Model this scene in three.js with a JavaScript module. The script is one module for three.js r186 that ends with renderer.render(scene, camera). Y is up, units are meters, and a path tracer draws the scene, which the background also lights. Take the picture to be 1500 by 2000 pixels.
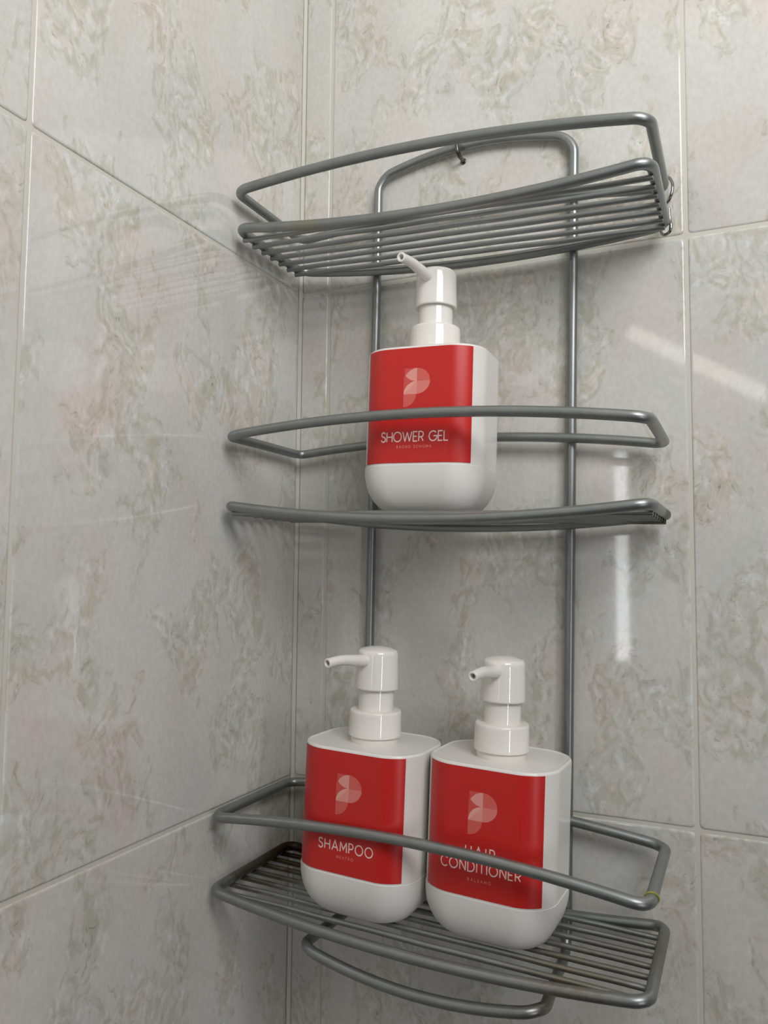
import * as THREE from 'three';
import { RectAreaLightUniformsLib } from 'three/addons/lights/RectAreaLightUniformsLib.js';
import { createNoise2D } from 'simplex-noise';

// ------------------------------------------------------------------ camera, light, exposure
RectAreaLightUniformsLib.init();
const scene = new THREE.Scene();
scene.background = new THREE.Color(0x000000);                 // a closed room: nothing of the outside is seen
const camera = new THREE.PerspectiveCamera(65.96, 1500 / 2000, 0.02, 20);
camera.position.set(0.3048, 0.1506, 0.5102);
camera.rotation.set(0.0742, 0.4279, 0.0094, 'YXZ');
scene.add(camera);

const renderer = new THREE.WebGLRenderer({ antialias: true });
renderer.toneMapping = THREE.LinearToneMapping;
renderer.toneMappingExposure = 1.0;
renderer.shadowMap.enabled = true;

const LAMP = { at: [0.68, 0.73, 0.66], aim: [0.18, 0.76, 0.0], w: 0.5, h: 0.5, light: 8.4, glow: 0.8, colour: 0xfdfdff };  // broad tilted light panel, above and to the right of the viewer
const SIDE = { z: 1.3, y: -0.2, w: 0.1, h: 0.64, light: 8, glow: 16 };                      // narrow frosted side window
const SLIT = { x: 0.022, y: 0.195, w: 0.03, h: 0.53, light: 4.5, glow: 4.5 };                  // narrow frosted window behind the viewer
const TUBE = { a: [0.046, 0.772], b: [0.367, 0.573], r: 0.019, light: 2, glow: 2 };        // linear wall lamp behind the viewer

// ------------------------------------------------------------------ helpers
let seed = 7;
const rnd = () => { seed = (seed + 0x6d2b79f5) | 0; let t = Math.imul(seed ^ (seed >>> 15), 1 | seed); t = (t + Math.imul(t ^ (t >>> 7), 61 | t)) ^ t; return ((t ^ (t >>> 14)) >>> 0) / 4294967296; };
const lerp = (a, b, t) => a + (b - a) * t, clamp = (v, a = 0, b = 1) => Math.min(b, Math.max(a, v));
const sstep = (a, b, v) => { const t = clamp((v - a) / (b - a)); return t * t * (3 - 2 * t); };
const V = (x, y, z) => new THREE.Vector3(x, y, z);
const used = {};
const numbered = (n) => { const k = used[n] = (used[n] ?? -1) + 1; return k ? `${n}_${String(k).padStart(3, '0')}` : n; };
function mesh(name, geometry, material, parent) {
  const m = new THREE.Mesh(geometry, material); m.name = parent ? name : numbered(name);
  m.castShadow = m.receiveShadow = true; (parent || scene).add(m); return m;
}
function thing(name, label, category, pos = [0, 0, 0], group) {
  const g = new THREE.Group(); g.name = numbered(name); g.position.set(...pos); scene.add(g);
  g.userData = { label, category }; if (group) g.userData.group = group; return g;
}
function structure(name) { const g = new THREE.Group(); g.name = name; g.userData.kind = 'structure'; scene.add(g); return g; }

// rings of equal vertex count -> surface; each ring is a list of {p, n, uv?}
function skin(rings, closed = true) {
  const n = rings[0].length, pos = [], nor = [], uv = [], idx = [];
  rings.forEach((r, i) => r.forEach((q, j) => { pos.push(q.p.x, q.p.y, q.p.z); nor.push(q.n.x, q.n.y, q.n.z); uv.push(...(q.uv || [j / n, i / rings.length])); }));
  const m = closed ? n : n - 1;
  for (let i = 0; i < rings.length - 1; i++) for (let j = 0; j < m; j++) {
    const a = i * n + j, b = i * n + (j + 1) % n, c = a + n, d = b + n; idx.push(a, c, b, b, c, d);
  }
  const g = new THREE.BufferGeometry();
  g.setAttribute('position', new THREE.Float32BufferAttribute(pos, 3)); g.setAttribute('normal', new THREE.Float32BufferAttribute(nor, 3));
  g.setAttribute('uv', new THREE.Float32BufferAttribute(uv, 2)); g.setIndex(idx); return g;
}
// a round bar along points; radius(t) may vary; closed loops join, open ends are capped by shrinking rings
function bar(pts, radius, { closed = false, seg = 12, tint, caps = true } = {}) {
  const R = typeof radius === 'function' ? radius : () => radius, N = pts.length, T = [];
  for (let i = 0; i < N; i++) {
    const a = closed ? pts[(i + N - 1) % N] : pts[Math.max(0, i - 1)], b = closed ? pts[(i + 1) % N] : pts[Math.min(N - 1, i + 1)];
    T.push(b.clone().sub(a).normalize());
  }
  let u = Math.abs(T[0].y) > 0.8 ? V(1, 0, 0) : V(0, 1, 0);
  const F = []; let s = 0; const S = [0];
  for (let i = 0; i < N; i++) {
    u = u.clone().addScaledVector(T[i], -u.dot(T[i])).normalize(); F.push([u, T[i].clone().cross(u)]);
    if (i) { s += pts[i].distanceTo(pts[i - 1]); S.push(s); }
  }
  let twist = 0;                                                   // spread the frame's turn over a closed loop
  if (closed) { const w = u.clone().addScaledVector(T[0], -u.dot(T[0])).normalize(); twist = Math.atan2(w.clone().cross(F[0][0]).dot(T[0]), w.dot(F[0][0])); }
  const col = [];
  const ring = (c, r, f, k, tilt, sv, tan) => Array.from({ length: seg + 1 }, (_, j) => {
    const a = j / seg * Math.PI * 2 + k, d = f[0].clone().multiplyScalar(Math.cos(a)).addScaledVector(f[1], Math.sin(a));
    const p = c.clone().addScaledVector(d, r); if (tint) col.push(...tint(p));
    return { p, n: d.clone().multiplyScalar(Math.cos(tilt)).addScaledVector(tan, Math.sin(tilt)), uv: [sv, j / seg * 0.02] };
  });
  const rings = [];
  const cap = (i, dir) => { const r = R(i / (N - 1)); return [[0, 0.99], [0.5, 0.6], [0.85, 0.25]].map(([o, k], q) => ring(pts[i].clone().addScaledVector(T[i], dir * r * 0.28 * [1, 0.85, 0.4][q]), r * [0.02, 0.72, 0.95][q], F[i], 0, dir * [1.57, 1.1, 0.5][q], S[i], T[i])); };
  if (!closed && caps) rings.push(...cap(0, -1));
  for (let i = 0; i < N; i++) rings.push(ring(pts[i], R(i / (N - 1)), F[i], twist * i / N, 0, S[i], T[i]));
  if (closed) rings.push(ring(pts[0], R(0), F[0], 0, 0, s, T[0])); else if (caps) rings.push(...cap(N - 1, 1).reverse());
  const g = skin(rings, false); for (let i = 0, a = g.index.array; i < a.length; i += 3) { const k = a[i + 1]; a[i + 1] = a[i + 2]; a[i + 2] = k; }
  if (tint) g.setAttribute('color', new THREE.Float32BufferAttribute(col, 3));
  return g;
}
// corner points -> dense polyline with rounded corners of the given radius
function rounded(corners, r, closed, step = 0.0022) {
  const out = [], N = corners.length, line = (a, b) => { const n = Math.max(1, Math.round(a.distanceTo(b) / step)); for (let i = 0; i < n; i++) out.push(a.clone().lerp(b, i / n)); };
  let prev = null, first = null;
  for (let i = 0; i < N; i++) {
    const c = corners[i];
    if (!closed && (i === 0 || i === N - 1)) { if (prev) line(prev, c); prev = c; if (i === N - 1) out.push(c.clone()); continue; }
    const a = corners[(i + N - 1) % N].clone().sub(c).normalize(), b = corners[(i + 1) % N].clone().sub(c).normalize();
    const half = Math.acos(clamp(a.dot(b), -1, 1)) / 2, d = r / Math.tan(half), p0 = c.clone().addScaledVector(a, d), p1 = c.clone().addScaledVector(b, d);
    const ctr = c.clone().addScaledVector(a.clone().add(b).normalize(), r / Math.sin(half));
    if (prev) line(prev, p0); else first = p0;
    const v0 = p0.clone().sub(ctr), v1 = p1.clone().sub(ctr), ang = Math.acos(clamp(v0.dot(v1) / r / r, -1, 1)), n = 8;
    for (let k = 0; k < n; k++) { const t = k / n; out.push(ctr.clone().addScaledVector(v0, Math.sin((1 - t) * ang) / Math.sin(ang)).addScaledVector(v1, Math.sin(t * ang) / Math.sin(ang))); }
    prev = p1;
  }
  if (closed) line(prev, first);
  return out;
}
// rounded rectangle outline with outward normals, sides bowed a little
function rrect(W, D, r, seg = 8, bow = 0, side = 8) {
  const o = [];
  const cs = [[1, 1, 0], [-1, 1, 90], [-1, -1, 180], [1, -1, 270]];
  for (const [sx, sz, a0] of cs) {
    for (let k = 0; k <= seg; k++) { const a = (a0 + 90 * k / seg) * Math.PI / 180; o.push([sx * (W / 2 - r) + r * Math.cos(a), sz * (D / 2 - r) + r * Math.sin(a), Math.cos(a), Math.sin(a)]); }
    const horiz = a0 === 0 || a0 === 180, L = horiz ? W - 2 * r : D - 2 * r, e = o[o.length - 1];
    for (let k = 1; k < side; k++) { const t = k / side; o.push(horiz ? [lerp(sx * (W / 2 - r), -sx * (W / 2 - r), t), e[1], 0, sz] : [e[0], lerp(sz * (D / 2 - r), -sz * (D / 2 - r), t), sx, 0]); }
  }
  if (bow) for (const q of o) { const bz = bow * Math.max(0, 1 - (q[0] / (W / 2)) ** 2), bx = bow * 0.6 * Math.max(0, 1 - (q[1] / (D / 2)) ** 2); q[1] += Math.sign(q[3]) * bz * Math.abs(q[3]); q[0] += Math.sign(q[2]) * bx * Math.abs(q[2]); }
  return o;
}

// ------------------------------------------------------------------ textures
const noise = createNoise2D(rnd);
const fbm = (x, y, o = 4) => { let s = 0, a = 0.5, f = 1; for (let i = 0; i < o; i++) { s += a * noise(x * f, y * f); a *= 0.5; f *= 2.03; } return s; };
function dataTexture(w, h, fn, srgb = true) {
  const d = new Uint8Array(w * h * 4);
  for (let y = 0; y < h; y++) for (let x = 0; x < w; x++) { const c = fn(x, y), i = (y * w + x) * 4; d[i] = c[0]; d[i + 1] = c[1]; d[i + 2] = c[2]; d[i + 3] = 255; }
  const t = new THREE.DataTexture(d, w, h, THREE.RGBAFormat); t.magFilter = THREE.LinearFilter; t.minFilter = THREE.LinearMipmapLinearFilter; t.generateMipmaps = true;
  t.wrapS = t.wrapT = THREE.RepeatWrapping; if (srgb) t.colorSpace = THREE.SRGBColorSpace; t.needsUpdate = true; return t;
}
// printed marble of the glazed wall tiles: pale clouds, ochre-grey torn patches running down, fine worm-like veins
function marble(k) {
  const ox = 31.7 * k, oy = 17.3 * k, W = 768, H = 1100;
  return dataTexture(W, H, (px, py) => {
    const x = px / W * 5 + ox, y = py / H * 5.0 + oy;                               // stretched: features run down the tile
    const wx = fbm(x * 0.9 + 5, y * 0.9, 4), wy = fbm(x * 0.9 - 8, y * 0.9 + 3, 4);
    const X = x + 0.3 * wx, Y = y + 0.3 * wy;
    const cloud = fbm(X * 0.5, Y * 0.45, 4), torn = fbm(X * 0.8 + 20, Y * 0.62, 7), pink = fbm(X * 0.6 - 40, Y * 0.6, 5), fine = fbm(x * 10, y * 9, 3);
    let r = 204, g = 202.5, b = 196;
    const c = cloud * 9; r += c; g += c; b += c;
    const pk = sstep(0.02, 0.4, pink); r += 1.5 * pk; g -= 2.5 * pk; b -= 2.5 * pk;
    const bl = sstep(0.05, 0.45, -pink); r -= 2.5 * bl; g -= 0.5 * bl; b += 1.5 * bl;
    const m = sstep(-0.1, 0.2, torn);                                              // torn patch with a ragged, grainy inside
    const worm = fbm(x * 5.5 + 1.6 * wx + 3, y * 5.2 + 1.6 * wy, 5);
    const inner = m * clamp(0.42 + 1.5 * worm, 0, 1.25);
    r -= 16 * inner; g -= 16.5 * inner; b -= 23 * inner;
    const warm = m * sstep(0.1, 0.45, fbm(x * 2.2 - 15, y * 2.0, 4)); r += 3 * warm; g -= 1 * warm; b -= 3 * warm;
    const edge = Math.exp(-(((torn - 0.04) / 0.018) ** 2)) * sstep(0.0, 0.3, worm);
    r -= 14 * edge; g -= 14 * edge; b -= 17 * edge;
    const near = 0.25 + sstep(-0.06, 0.1, torn);
    const v1 = Math.abs(fbm(x * 4.6 + wx + 60, y * 3.6 + wy, 5)), g1 = sstep(0.16, 0.42, fbm(x * 2.1 + 77, y * 1.8, 4)) * near;
    const vein = Math.exp(-((v1 / 0.03) ** 2)) * g1; r -= 22 * vein; g -= 22 * vein; b -= 24 * vein;
    const sp = sstep(0.6, 0.9, noise(x * 16 + 7 * wx, y * 14 + 7 * wy)) * sstep(0.1, 0.4, fbm(x * 1.7 - 30, y * 1.5, 3)) * near; r -= 24 * sp; g -= 24 * sp; b -= 25 * sp;
    const lt = sstep(0.18, 0.4, fbm(x * 4.2 - 12, y * 4.0, 5)) * m; r += 9 * lt; g += 10 * lt; b += 12 * lt;
    r += fine * 7; g += fine * 7; b += fine * 8;
    return [clamp(r, 0, 255), clamp(g, 0, 255), clamp(b, 0, 255)];
  });
}
const marbles = [0, 1, 2, 3, 4, 5].map(marble);
const grain = dataTexture(256, 256, (x, y) => { const v = 200 + 55 * clamp(0.5 + 0.8 * fbm(x / 30, y / 30, 4)); return [v, v, v]; }, false);

// ------------------------------------------------------------------ materials
const tileMats = marbles.map((t) => new THREE.MeshPhysicalMaterial({ map: t, roughness: 0.045, ior: 1.5 }));
const groutMat = new THREE.MeshStandardMaterial({ color: 0xc9c6bb, roughness: 0.9 });
const plasterMat = new THREE.MeshStandardMaterial({ color: 0xd8d5cc, roughness: 0.9 });
const plainTileMat = new THREE.MeshStandardMaterial({ color: 0x57524b, roughness: 0.5 });
const floorMat = new THREE.MeshStandardMaterial({ color: 0x463527, roughness: 0.5 });
const steelMat = new THREE.MeshStandardMaterial({ color: 0xffffff, vertexColors: true, metalness: 0.85, roughness: 0.4 });
const chromeMat = new THREE.MeshStandardMaterial({ color: 0x8f8f8b, metalness: 1, roughness: 0.16 });
const hookMat = new THREE.MeshStandardMaterial({ color: 0x63625d, metalness: 1, roughness: 0.3 });
const glossWhite = new THREE.MeshPhysicalMaterial({ color: 0xe6e3de, roughness: 0.22, ior: 1.5 });
const pumpWhite = new THREE.MeshPhysicalMaterial({ color: 0xe9e5de, roughness: 0.06, ior: 1.5 });
const mattWhite = new THREE.MeshPhysicalMaterial({ color: 0xe2dfda, roughness: 0.5, ior: 1.45 });
const threadMat = new THREE.MeshStandardMaterial({ color: 0x9a9a3a, roughness: 0.9 });

// ------------------------------------------------------------------ the room
const ROOM = { x: 1.6, z: 1.6, y0: -1.44, y1: 1.12 };
const GAP = 0.0019;
function tileGeometry(w, h) {                          // glazed tile with rolled edges, front face at z = 0
  const rings = [[0, -0.006, 1, 0], [0, -0.0012, 1, 0.1], [0.0003, -0.0006, 0.8, 0.6], [0.0009, -0.00015, 0.35, 0.94], [0.0018, 0, 0, 1]];
  const out = rings.map(([d, z, nr, nz]) => rrect(w - 2 * d, h - 2 * d, 0.0022, 2, 0, 1).map(([x, y, nx, ny]) => ({
    p: V(x, y, z), n: V(nx * nr, ny * nr, nz).normalize(), uv: [x / 0.2517 + 0.5, y / 0.36 + 0.5] })));
  const last = out[out.length - 1];
  out.push(last.map((q) => ({ p: V(0, 0, 0), n: V(0, 0, 1), uv: [0.5, 0.5] })));
  return skin(out.map((r) => r.slice().reverse()));
}
const tileShapes = {};
function tiled(name, edges, toWorld, rotY, groutBox, groutPos) {
  const w = structure(name);
  mesh('grout', new THREE.BoxGeometry(...groutBox), groutMat, w).position.set(...groutPos);
  for (let i = 0; i < edges.length - 1; i++) for (let j = -4; j < 3; j++) {
    const wd = edges[i + 1] - edges[i] - GAP, lo = 0.36 * j, hi = Math.min(0.36 * (j + 1), ROOM.y1), ht = hi - lo - GAP, key = wd.toFixed(4) + '_' + ht.toFixed(4);
    const g = tileShapes[key] ??= tileGeometry(wd, ht);
    const m = mesh('tile', g, tileMats[Math.floor(rnd() * 6) % 6], w);
    m.position.copy(toWorld((edges[i] + edges[i + 1]) / 2, (lo + hi) / 2)); m.rotation.set(0, rotY, rnd() < 0.5 ? 0 : Math.PI);
    m.position.addScaledVector(rotY ? V(1, 0, 0) : V(0, 0, 1), (rnd() - 0.5) * 0.0003);
  }
  return w;
}
const H = ROOM.y1 - ROOM.y0, MY = (ROOM.y1 + ROOM.y0) / 2;
const backEdges = [0.0006, 0.025]; while (backEdges.at(-1) < ROOM.x) backEdges.push(Math.min(ROOM.x, backEdges.at(-1) + 0.2515));
const leftEdges = [0.0006]; while (leftEdges.length < 6) leftEdges.push(leftEdges.at(-1) + 0.2517);
tiled('wall_back', backEdges, (u, y) => V(u, y, 0), 0, [ROOM.x + 0.2, H + 0.2, 0.1], [ROOM.x / 2, MY, -0.0507]);
const wallLeft = tiled('wall_left', leftEdges, (u, y) => V(0, y, u), Math.PI / 2, [0.1, H + 0.2, ROOM.z + 0.2], [-0.0507, MY, ROOM.z / 2]);
{ const z0 = leftEdges.at(-1), d = ROOM.z - z0; mesh('plaster_panel', new THREE.BoxGeometry(0.008, H, d), plainTileMat, wallLeft).position.set(-0.004, MY, z0 + d / 2); }   // the tiling ends behind the viewer
const solid = (name, size, pos, mat) => { const m = mesh(name, new THREE.BoxGeometry(...size), mat); m.position.set(...pos); m.userData.kind = 'structure'; return m; };
solid('wall_right', [0.1, H + 0.2, ROOM.z + 0.2], [ROOM.x + 0.05, MY, ROOM.z / 2], plainTileMat);
solid('wall_front', [ROOM.x + 0.2, H + 0.2, 0.1], [ROOM.x / 2, MY, ROOM.z + 0.05], plainTileMat);
solid('ceiling', [ROOM.x + 0.2, 0.1, ROOM.z + 0.2], [ROOM.x / 2, ROOM.y1 + 0.05, ROOM.z / 2], plasterMat);
solid('floor', [ROOM.x + 0.2, 0.1, ROOM.z + 0.2], [ROOM.x / 2, ROOM.y0 - 0.05, ROOM.z / 2], floorMat);
{ // the grout fillet in the corner of the two tiled walls
  const rings = [ROOM.y0, ROOM.y1].map((y) => Array.from({ length: 7 }, (_, k) => { const a = k / 6 * Math.PI / 2; return { p: V(0.0022 - 0.0022 * Math.sin(a) , y, 0.0022 - 0.0022 * Math.cos(a)), n: V(Math.sin(a), 0, Math.cos(a)) }; }));
  const m = mesh('trim_1', skin(rings, false), groutMat); m.material = groutMat; m.userData.kind = 'structure';
}

// ------------------------------------------------------------------ lamps and lit panes
function areaLight(w, h, pos, target, intensity, color = 0xffffff) {
  const l = new THREE.RectAreaLight(color, intensity, w, h); l.position.set(...pos); l.lookAt(...target); l.castShadow = true; scene.add(l); return l;
}
const glow = (c, e) => new THREE.MeshStandardMaterial({ color: 0xdddddd, emissive: c, emissiveIntensity: e, roughness: 0.6 });
{
  const t = thing('ceiling_lamp', 'broad square light panel hung tilted below the ceiling', 'lamp', LAMP.at), p = V(...LAMP.at), aim = V(...LAMP.aim);
  const tip = new THREE.Quaternion().setFromRotationMatrix(new THREE.Matrix4().lookAt(aim, p, V(0, 1, 0))), put = (m, z) => { m.quaternion.copy(tip); m.position.copy(V(0, 0, z).applyQuaternion(tip)); };
  put(mesh('housing', new THREE.BoxGeometry(LAMP.w + 0.03, LAMP.h + 0.03, 0.03), plasterMat, t), -0.03);
  put(mesh('diffuser', new THREE.BoxGeometry(LAMP.w, LAMP.h, 0.008), glow(LAMP.colour, LAMP.glow), t), -0.01);
  for (const x of [-0.2, 0.2]) { const c = V(x, 0, -0.045).applyQuaternion(tip), len = ROOM.y1 - p.y - c.y; mesh('hanging_rod', new THREE.CylinderGeometry(0.004, 0.004, len, 10), plasterMat, t).position.set(c.x, c.y + len / 2, c.z); }
  areaLight(LAMP.w, LAMP.h, LAMP.at, LAMP.aim, LAMP.light, LAMP.colour);
}
{
  const w = structure('window_1'); w.position.set(ROOM.x, SIDE.y, SIDE.z);
  mesh('window_frame', new THREE.BoxGeometry(0.02, SIDE.h + 0.05, SIDE.w + 0.05), plasterMat, w).position.x = -0.01;
  mesh('frosted_pane', new THREE.BoxGeometry(0.006, SIDE.h, SIDE.w), glow(0xf6f9ff, SIDE.glow), w).position.x = -0.0235;
  areaLight(SIDE.w, SIDE.h, [ROOM.x - 0.028, SIDE.y, SIDE.z], [0, SIDE.y, SIDE.z], SIDE.light, 0xf6f9ff);
}
{
  const w = structure('window_2'); w.position.set(SLIT.x, SLIT.y, ROOM.z);
  mesh('window_frame', new THREE.BoxGeometry(SLIT.w + 0.012, SLIT.h + 0.02, 0.02), plasterMat, w).position.z = -0.01;
  mesh('frosted_pane', new THREE.BoxGeometry(SLIT.w, SLIT.h, 0.006), glow(0xf6f9ff, SLIT.glow), w).position.z = -0.0235;
  areaLight(SLIT.w, SLIT.h, [SLIT.x, SLIT.y, ROOM.z - 0.028], [SLIT.x, SLIT.y, 0], SLIT.light, 0xf6f9ff);
}
{
  const [ax, ay] = TUBE.a, [bx, by] = TUBE.b, L = Math.hypot(bx - ax, by - ay), ang = Math.atan2(by - ay, bx - ax), cx = (ax + bx) / 2, cy = (ay + by) / 2;
  const t = thing('wall_lamp', 'slim slanted tube lamp on the wall behind the viewer', 'lamp', [cx, cy, ROOM.z]);
  const arm = mesh('bracket', new THREE.BoxGeometry(L * 0.8, 0.02, 0.012), plasterMat, t); arm.position.z = -0.006; arm.rotation.z = ang;
  const tube = mesh('tube', new THREE.CapsuleGeometry(TUBE.r, L - 2 * TUBE.r, 6, 16), glow(0xfffaf2, TUBE.glow), t); tube.rotation.z = ang - Math.PI / 2; tube.position.z = -0.012 - TUBE.r;
  const l = areaLight(L, TUBE.r * 2, [cx, cy, ROOM.z - 0.016 - 2 * TUBE.r], [cx, cy, 0], TUBE.light, 0xfffaf2); l.rotateZ(ang);
}

// ------------------------------------------------------------------ the wire caddy
const ROD = 0.0031, WIRE = 0.0017, PROUD = 0.011, UPRIGHT = 0.0052;
const rust = [                                          // [centre, size, colour, strength] of stains that the photograph shows
  [V(0.009, -0.045, 0.022), 0.024, [0.045, 0.028, 0.016], 1.0], [V(0.03, -0.049, 0.02), 0.03, [0.05, 0.03, 0.018], 0.9], [V(0.012, -0.049, 0.055), 0.03, [0.11, 0.075, 0.035], 0.75],
  [V(0.263, 0.185, 0.03), 0.022, [0.03, 0.026, 0.02], 0.95], [V(0.263, 0.184, 0.016), 0.015, [0.2, 0.17, 0.1], 0.8],
  [V(0.06, 0.369, 0.096), 0.014, [0.3, 0.3, 0.22], 0.7], [V(0.22, -0.058, 0.08), 0.03, [0.22, 0.18, 0.11], 0.6], [V(0.25, -0.058, 0.05), 0.03, [0.2, 0.19, 0.15], 0.6],
];
function steelTint(p) {
  const n = 1 + 0.10 * fbm(p.x * 60 + p.y * 37, p.z * 60 + p.y * 23, 3); let c = [0.295 * n, 0.31 * n, 0.305 * n];
  for (const [o, s, col, k] of rust) { const d = p.distanceTo(o) / s; if (d < 1.3) { const a = k * sstep(1.3, 0.5, d + 0.55 * fbm(p.x * 220 + p.y * 130, p.z * 220 - p.y * 90, 3)); c = c.map((v, i) => lerp(v, col[i], a)); } }
  return c;
}
const caddy = thing('shower_caddy', 'three-tier grey metal wire shower caddy hanging on the tiled wall', 'shower caddy');
function hoop(left, right, zf, zb, bow, r = ROD) {      // level loop of rod; front and back runs arch up or sag by bow
  const [lx, ly] = left, [rx, ry] = right;
  const pts = rounded([V(lx, 0, zb), V(lx, 0, zf), V(rx, 0, zf), V(rx, 0, zb)], 0.0085, true);
  for (const p of pts) { const s = clamp((p.x - lx - 0.003) / (rx - lx - 0.006)); p.y = lerp(ly, ry, (p.x - lx) / (rx - lx)) + bow * (1 - (2 * s - 1) ** 2); }
  return bar(pts, r, { closed: true, tint: steelTint });
}
{ // back frame: one rod, arched at the top, bent forward at the foot into a sagging front run
  const c = [V(0.0632, -0.066, 0.099), V(0.0625, -0.0735, UPRIGHT), V(0.0680, 0.4365, UPRIGHT), V(0.2095, 0.4365, UPRIGHT), V(0.2005, -0.0805, UPRIGHT), V(0.2075, -0.0715, 0.099)];
  c[0] = V(0.0665, -0.0665, 0.099);
  const pts = rounded(c, 0.011, true);
  for (const p of pts) {
    if (p.y > 0.42) { const s = clamp((p.x - 0.070) / (0.2075 - 0.070)); p.y += 0.0105 * (1 - (2 * s - 1) ** 2) * sstep(0.42, 0.432, p.y); }
    if (p.z > 0.08) { const s = clamp((p.x - 0.0705) / (0.204 - 0.0705)); p.y -= 0.0085 * (1 - (2 * s - 1) ** 2); }
  }
  mesh('back_frame', bar(pts, ROD, { closed: true, tint: steelTint }), steelMat, caddy);
}
const tiers = [
  { g: [[0.0070, 0.3975], [0.2655, 0.3868]], gz: 0.0965, s: [[0.0080, 0.3728], [0.2658, 0.3634]], sz: 0.0950 },
  { g: [[0.0078, 0.2350], [0.2632, 0.2288]], gz: 0.1005, s: [[0.0078, 0.1905], [0.2635, 0.1850]], sz: 0.1000 },
  { g: [[0.0058, -0.0003], [0.2600, -0.0082]], gz: 0.1028, s: [[0.0052, -0.0445], [0.2590, -0.0535]], sz: 0.1018 },
];
for (const t of tiers) {
  mesh('guard_rail', hoop(t.g[0], t.g[1], t.gz, PROUD, 0.0080), steelMat, caddy);
  const shelf = mesh('shelf', hoop(t.s[0], t.s[1], t.sz, PROUD, -0.0080), steelMat, caddy);
  for (let k = 0; k < 7; k++) {
    const z = lerp(t.sz - 0.0100, PROUD + 0.0075, k / 6), dy = -(ROD + WIRE) + 0.0008;
    const a = V(t.s[0][0] - 0.0014, t.s[0][1] + dy, z), b = V(t.s[1][0] - 0.0004, t.s[1][1] + dy, z), pts = [];
    for (let i = 0; i <= 60; i++) { const p = a.clone().lerp(b, i / 60); p.y += 0.0003 * noise(i * 0.06, k * 7 + t.sz * 900); pts.push(p); }
    mesh('wire', bar(pts, WIRE, { seg: 8, tint: steelTint }), steelMat, shelf);
  }
}
{ // a yellow thread caught round the lowest guard rail
  const m = mesh('thread', new THREE.TorusGeometry(ROD + 0.0003, 0.0005, 6, 20), threadMat, caddy); m.position.set(0.2600, -0.0082, 0.0915); m.rotation.set(0.35, 0.12, 0); m.userData.label = 'thin yellow thread';
}
const curve = (pts, n) => new THREE.CatmullRomCurve3(pts.map((p) => V(...p)), false, 'centripetal').getSpacedPoints(n);
{
  const t = thing('wall_hook', 'small dark metal hook screwed into the tile, holding up the arched top of the caddy', 'hook');
  mesh('hook', bar(curve([[0.1312, 0.4385, -0.0005], [0.1312, 0.4385, 0.004], [0.1310, 0.4386, 0.0085], [0.1306, 0.4405, 0.0112], [0.1301, 0.4450, 0.0118], [0.1297, 0.4490, 0.0118], [0.1296, 0.4518, 0.0118]], 40), 0.0014, { seg: 10 }), hookMat, t);
  const c = mesh('collar', new THREE.TorusGeometry(0.0016, 0.0006, 8, 20), hookMat, t); c.position.set(0.1312, 0.4385, 0.0006);
}
{
  const t = bar(curve([[0.2630, 0.3935, 0.0042], [0.2640, 0.3962, 0.0044], [0.2670, 0.3964, 0.006], [0.2695, 0.3919, 0.008], [0.2697, 0.3868, 0.009], [0.2679, 0.3813, 0.0085], [0.2647, 0.3782, 0.0065], [0.2629, 0.3733, 0.0048], [0.2622, 0.3669, 0.0048], [0.2628, 0.3612, 0.0068], [0.2655, 0.3578, 0.0115], [0.2682, 0.3582, 0.0145], [0.2689, 0.3612, 0.0150], [0.2684, 0.3655, 0.0145], [0.2678, 0.3726, 0.0140]], 110), 0.00095, { seg: 10 });
  const m = mesh('s_hook', t, chromeMat); m.userData = { label: 'small shiny S-shaped wire hook at the right end of the top shelf', category: 'hook' };
}

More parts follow.
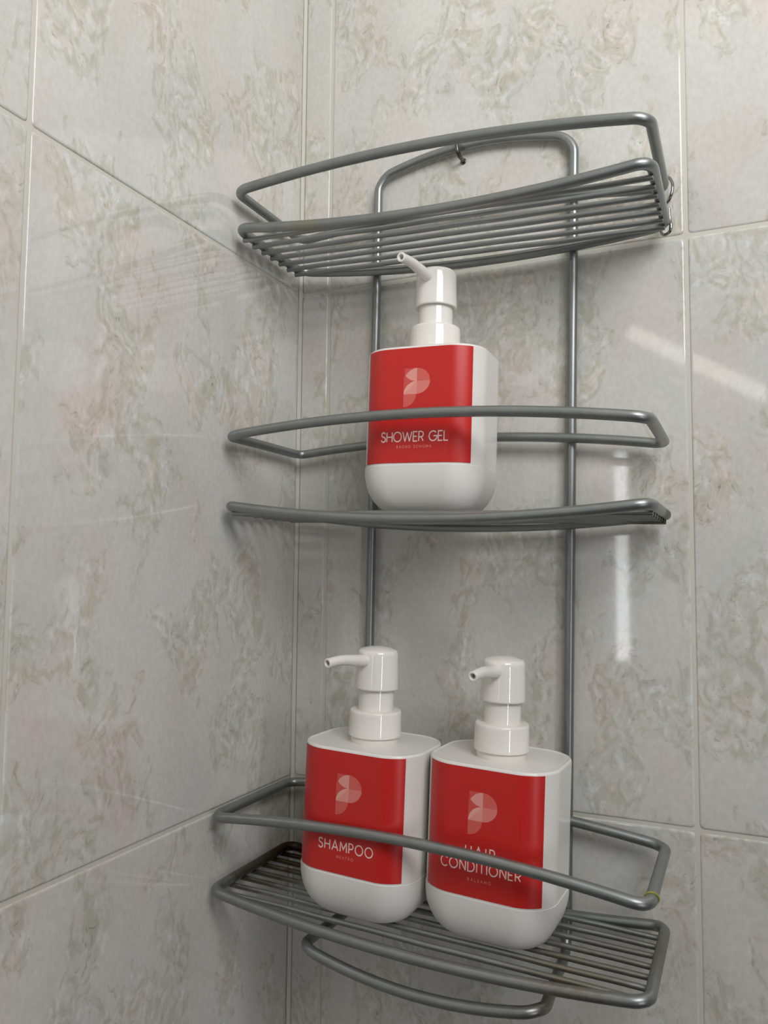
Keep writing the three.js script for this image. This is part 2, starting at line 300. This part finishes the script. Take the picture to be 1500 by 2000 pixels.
// ------------------------------------------------------------------ label print
// geometric stroke capitals, one unit high
const LET = {
  A: [0.84, (c) => { c.moveTo(0, 1); c.lineTo(0.42, 0); c.lineTo(0.84, 1); c.moveTo(0.15, 0.68); c.lineTo(0.69, 0.68); }],
  B: [0.58, (c) => { c.moveTo(0, 0.48); c.lineTo(0.32, 0.48); c.arc(0.32, 0.74, 0.26, -Math.PI / 2, Math.PI / 2); c.lineTo(0, 1); c.lineTo(0, 0); c.lineTo(0.3, 0); c.arc(0.3, 0.24, 0.24, -Math.PI / 2, Math.PI / 2); }],
  C: [0.86, (c) => { c.arc(0.5, 0.5, 0.5, -0.75, 0.75, true); }],
  D: [0.80, (c) => { c.moveTo(0, 0); c.lineTo(0.3, 0); c.arc(0.3, 0.5, 0.5, -Math.PI / 2, Math.PI / 2); c.lineTo(0, 1); c.closePath(); }],
  E: [0.52, (c) => { c.moveTo(0.52, 0); c.lineTo(0, 0); c.lineTo(0, 1); c.lineTo(0.52, 1); c.moveTo(0, 0.5); c.lineTo(0.46, 0.5); }],
  G: [0.96, (c) => { c.arc(0.5, 0.5, 0.5, -0.78, 0, true); c.lineTo(0.55, 0.5); }],
  H: [0.70, (c) => { c.moveTo(0, 0); c.lineTo(0, 1); c.moveTo(0.7, 0); c.lineTo(0.7, 1); c.moveTo(0, 0.5); c.lineTo(0.7, 0.5); }],
  I: [0.0, (c) => { c.moveTo(0, 0); c.lineTo(0, 1); }],
  L: [0.48, (c) => { c.moveTo(0, 0); c.lineTo(0, 1); c.lineTo(0.48, 1); }],
  M: [0.88, (c) => { c.moveTo(0, 1); c.lineTo(0.04, 0); c.lineTo(0.44, 0.72); c.lineTo(0.84, 0); c.lineTo(0.88, 1); }],
  N: [0.70, (c) => { c.moveTo(0, 1); c.lineTo(0, 0); c.lineTo(0.7, 1); c.lineTo(0.7, 0); }],
  O: [1.0, (c) => { c.arc(0.5, 0.5, 0.5, 0, Math.PI * 2); }],
  P: [0.56, (c) => { c.moveTo(0, 1); c.lineTo(0, 0); c.lineTo(0.28, 0); c.arc(0.28, 0.28, 0.28, -Math.PI / 2, Math.PI / 2); c.lineTo(0, 0.56); }],
  R: [0.58, (c) => { c.moveTo(0, 1); c.lineTo(0, 0); c.lineTo(0.29, 0); c.arc(0.29, 0.28, 0.28, -Math.PI / 2, Math.PI / 2); c.lineTo(0, 0.56); c.moveTo(0.28, 0.56); c.lineTo(0.58, 1); }],
  S: [0.54, (c) => { c.moveTo(0.50, 0.16); c.bezierCurveTo(0.44, 0.04, 0.36, 0, 0.27, 0); c.bezierCurveTo(0.12, 0, 0.03, 0.1, 0.03, 0.24); c.bezierCurveTo(0.03, 0.56, 0.54, 0.40, 0.54, 0.73); c.bezierCurveTo(0.54, 0.9, 0.42, 1, 0.27, 1); c.bezierCurveTo(0.14, 1, 0.04, 0.93, 0, 0.8); }],
  T: [0.62, (c) => { c.moveTo(0, 0); c.lineTo(0.62, 0); c.moveTo(0.31, 0); c.lineTo(0.31, 1); }],
  U: [0.68, (c) => { c.moveTo(0, 0); c.lineTo(0, 0.66); c.arc(0.34, 0.66, 0.34, Math.PI, 0, true); c.lineTo(0.68, 0); }],
  W: [1.16, (c) => { c.moveTo(0, 0); c.lineTo(0.29, 1); c.lineTo(0.58, 0.05); c.lineTo(0.87, 1); c.lineTo(1.16, 0); }],
  ' ': [0.34, () => {}],
};
const LW = 0.069, LH = 0.0682, PX = 14.5 * 1000;          // label size in metres, pixels per metre
function label(lines) {
  const W = Math.round(LW * PX), Hh = Math.round(LH * PX), cv = document.createElement('canvas'); cv.width = W; cv.height = Hh; const c = cv.getContext('2d');
  c.fillStyle = '#c52723'; c.fillRect(0, 0, W, Hh);
  // the mark: a letter P of quarter discs in paler and deeper tints
  const ux = 0.0082 * PX, uy = 0.0077 * PX, x0 = W / 2 + 0.0008 * PX - ux, y0 = Hh - (0.0727 - 0.0283 + 1.5 * 0.0077) * PX;
  c.save(); c.translate(x0, y0); c.scale(ux, uy);
  const tint = (a, f) => { c.fillStyle = `rgba(243,214,200,${a})`; c.beginPath(); f(); c.closePath(); c.fill(); };
  tint(0.24, () => { c.moveTo(0.02, 0); c.lineTo(1, 0); c.lineTo(1, 1); c.lineTo(0, 2); c.lineTo(0, 0.7); c.quadraticCurveTo(0.13, 0.4, 0.02, 0); });
  tint(0.55, () => { c.moveTo(0.12, 0.56); c.quadraticCurveTo(0.45, 0.02, 1, 0); c.lineTo(1, 1); c.quadraticCurveTo(0.45, 1.0, 0.12, 0.56); });
  tint(0.34, () => { c.moveTo(1, 1); c.lineTo(1, 0); c.arc(1, 1, 1, -Math.PI / 2, 0); });
  tint(0.50, () => { c.moveTo(1, 1); c.lineTo(2, 1); c.arc(1, 1, 1, 0, Math.PI / 2); });
  tint(0.62, () => { c.moveTo(1, 2); c.lineTo(0, 2); c.arc(1, 2, 1, Math.PI, Math.PI * 1.5); });
  tint(0.32, () => { c.moveTo(0, 2); c.lineTo(0.97, 2); c.ellipse(0, 2, 0.97, 1, 0, 0, Math.PI / 2); });
  c.restore();
  for (const [text, h, cap, width, weight, colour, shift = 0] of lines) {
    const S = cap * PX, NARROW = 0.87, ws = [...text].map((k) => LET[k][0] * S * NARROW), gap = text.length > 1 ? (width * PX - ws.reduce((a, b) => a + b, 0)) / (text.length - 1) : 0;
    c.strokeStyle = colour; c.lineJoin = 'miter'; c.miterLimit = 3; c.lineCap = 'butt';
    let x = W / 2 + shift * PX - width * PX / 2; const y = Hh - (h - 0.0283) * PX - S / 2;
    [...text].forEach((k, i) => { c.save(); c.translate(x, y); c.scale(S * NARROW, S); c.lineWidth = weight * PX / S; c.beginPath(); LET[k][1](c); c.stroke(); c.restore(); x += ws[i] + gap; });
  }
  const t = new THREE.CanvasTexture(cv); t.colorSpace = THREE.SRGBColorSpace; t.anisotropy = 8; return t;
}
const INK = '#f4ded6', THIN = 'rgba(240,196,184,0.62)';
const prints = {
  gel: label([['SHOWER GEL', 0.0437, 0.0056, 0.0415, 0.00074, INK], ['BAGNO SCHIUMA', 0.0378, 0.0015, 0.0215, 0.0003, THIN]]),
  shampoo: label([['SHAMPOO', 0.0437, 0.0054, 0.0348, 0.00074, INK], ['NEUTRO', 0.0378, 0.0015, 0.0105, 0.0003, THIN]]),
  conditioner: label([['HAIR', 0.0525, 0.0053, 0.0165, 0.00072, INK], ['CONDITIONER', 0.0444, 0.0053, 0.0452, 0.00072, INK], ['BALSAMO', 0.0376, 0.0015, 0.0130, 0.0003, THIN]]),
};

// ------------------------------------------------------------------ pump bottles
const B = { W: 0.0755, D: 0.0630, r: 0.02, H: 0.0981, seam: 0.0272 };
const outline = (d, r) => rrect(B.W - 2 * d, B.D - 2 * d, Math.max(0.001, r ?? B.r - d), 9, 0.0006, 9);
const loft = (rows) => skin(rows.map(([d, h, nr, nu, r]) => outline(d, r).map(([x, z, nx, nz]) => ({ p: V(x, h, z), n: V(nx * nr, nu, nz * nr).normalize() }))));
function cupGeometry() {
  const rows = []; const hh = 0.025, dd = 0.0165;
  rows.push([0.027, 0, 0, -1, 0.0015], [dd, 0, 0, -1, 0.012]);
  for (let k = 1; k <= 14; k++) { const a = k / 14 * Math.PI / 2, d = dd * (1 - Math.sin(a)), h = hh * (1 - Math.cos(a)); rows.push([d, h, Math.sin(a) / dd * 0.02, -Math.cos(a) / hh * 0.02, lerp(0.012, B.r, Math.sin(a))]); }
  rows.push([0, B.seam - 0.0004, 1, 0], [0.0002, B.seam - 0.0001, 0.7, 0.7], [0.0006, B.seam, 0, 1], [0.0012, B.seam, 0, 1]);
  return loft(rows);
}
const IN = 0.0004;
function bodyGeometry() {
  return loft([[IN, B.seam - 0.001, 1, 0], [IN, B.H - 0.0016, 1, 0], [IN + 0.00025, B.H - 0.0007, 0.85, 0.5], [IN + 0.0008, B.H - 0.0001, 0.35, 0.95], [IN + 0.0012, B.H, 0, 1], [IN + 0.0016, B.H - 0.00005, -0.4, 0.9],
    [IN + 0.0019, B.H - 0.0004, -0.6, 0.8], [IN + 0.0024, B.H - 0.0006, 0, 1], [0.02, B.H - 0.0006, 0, 1], [0.0295, B.H - 0.0006, 0, 1, 0.001]]);
}
function labelGeometry() {                                 // a strip wrapped round the front and both front corners
  const a = B.W / 2 - B.r, hz = B.D / 2, half = LW / 2, n = 60, pts = [];
  for (let i = 0; i <= n; i++) {
    const s = lerp(-half, half, i / n), t = Math.abs(s), sg = Math.sign(s) || 1; let x, z, nx, nz;
    if (t < a) { x = t; z = hz + 0.0006 * (1 - (x / (B.W / 2)) ** 2); nx = 0; nz = 1; } else { const q = (t - a) / B.r; x = a + B.r * Math.sin(q); z = hz - B.r + B.r * Math.cos(q); nx = Math.sin(q); nz = Math.cos(q); z += 0.0006 * Math.max(0, 1 - (x / (B.W / 2)) ** 2) * nz; x += 0.00036 * Math.max(0, 1 - (z / hz) ** 2) * nx; }
    const o = -IN + 0.0003; pts.push({ x: sg * (x + nx * o), z: z + nz * o, nx: sg * nx, nz, u: i / n });
  }
  const row = (h, o, v) => pts.map((q) => ({ p: V(q.x + q.nx * o, h, q.z + q.nz * o), n: V(q.nx, 0, q.nz), uv: [q.u, v] }));
  const h0 = 0.0283, h1 = h0 + LH;
  return skin([row(h0, -0.0004, 0), row(h0, 0, 0), row(h1, 0, 1), row(h1, -0.0004, 1)].map((r) => r.reverse()), false);
}
const lathe = (pts) => new THREE.LatheGeometry(pts.map(([r, h]) => new THREE.Vector2(r, h)), 48);
const HB = B.H - 0.0006;
const collarG = lathe([[0.0001, HB - 0.001], [0.0138, HB - 0.001], [0.0146, HB], [0.0146, 0.1008], [0.0144, 0.1012], [0.0143, 0.1013], [0.0157, 0.1014], [0.0159, 0.1017], [0.0160, 0.1022], [0.0158, 0.1148], [0.0157, 0.1158], [0.0153, 0.1165], [0.0147, 0.1168], [0.0112, 0.1168], [0.0100, 0.1168]]);
const stemG = lathe([[0.0108, 0.1160], [0.0108, 0.1168], [0.01075, 0.1300], [0.0107, 0.1310]]);
const headG = lathe([[0.0104, 0.1310], [0.0106, 0.1296], [0.0126, 0.1293], [0.0130, 0.1294], [0.0132, 0.1298], [0.0132, 0.1306], [0.0125, 0.1498], [0.0124, 0.1508], [0.0121, 0.1518], [0.0115, 0.1526], [0.0105, 0.1531], [0.0085, 0.1538], [0.006, 0.1544], [0.003, 0.1548], [0.0001, 0.1549]]);
const nozzleG = (() => {
  const pts = curve([[0, 0.1462, 0.004], [0, 0.1468, 0.012], [0, 0.1477, 0.022], [0, 0.1484, 0.0305], [0, 0.1482, 0.0375], [0, 0.1475, 0.0436]], 40), end = pts[40], dir = end.clone().sub(pts[39]).normalize();
  const outer = bar(pts, (t) => lerp(0.0040, 0.0028, Math.min(1, t * 1.15)), { seg: 18, caps: false });
  return { outer, end, dir };
})();
const rimG = (() => {                                      // rolled lip and the bore of the spout
  const prof = [[0.0028, -0.0004], [0.0029, 0.0002], [0.0026, 0.0006], [0.0018, 0.0006], [0.0015, 0.0003], [0.0014, -0.002], [0.0013, -0.006], [0.0001, -0.006]];
  const g = new THREE.LatheGeometry(prof.map(([r, h]) => new THREE.Vector2(r, h)), 24);
  g.applyQuaternion(new THREE.Quaternion().setFromUnitVectors(V(0, 1, 0), nozzleG.dir)); g.translate(...nozzleG.end.toArray()); return g;
})();
const bodyG = bodyGeometry(), cupG = cupGeometry(), labelG = labelGeometry();
function bottle(print, text, [x, y, z], yaw, tilt, spout) {
  const t = thing('pump_bottle', text, 'bottle', [x, y, z], 'white pump bottles with red labels in the caddy');
  t.rotation.set(0, yaw, -tilt, 'ZYX');
  mesh('body', bodyG, glossWhite, t); mesh('base_cup', cupG, mattWhite, t);
  mesh('label', labelG, new THREE.MeshPhysicalMaterial({ map: print, roughness: 0.34, ior: 1.45 }), t).userData.label = 'red printed label';
  const pump = mesh('pump_collar', collarG, pumpWhite, t); mesh('stem', stemG, pumpWhite, pump);
  const head = mesh('pump_head', headG, pumpWhite, t); head.rotation.y = spout;
  const nz = mesh('nozzle', nozzleG.outer, pumpWhite, head); mesh('nozzle_tip', rimG, pumpWhite, head); void nz;
}
bottle(prints.gel, 'white pump bottle with red SHOWER GEL label, alone on the middle shelf', [0.1290, 0.1853, 0.0560], 0.03, 0.024, -0.159);
bottle(prints.shampoo, 'white pump bottle with red SHAMPOO label, left one on the bottom shelf', [0.0945, -0.0502, 0.0672], -0.03, 0.034, -0.248);
bottle(prints.conditioner, 'white pump bottle with red HAIR CONDITIONER label, right one on the bottom shelf', [0.1713, -0.0529, 0.0585], -0.035, 0.034, -0.072);

renderer.render(scene, camera);
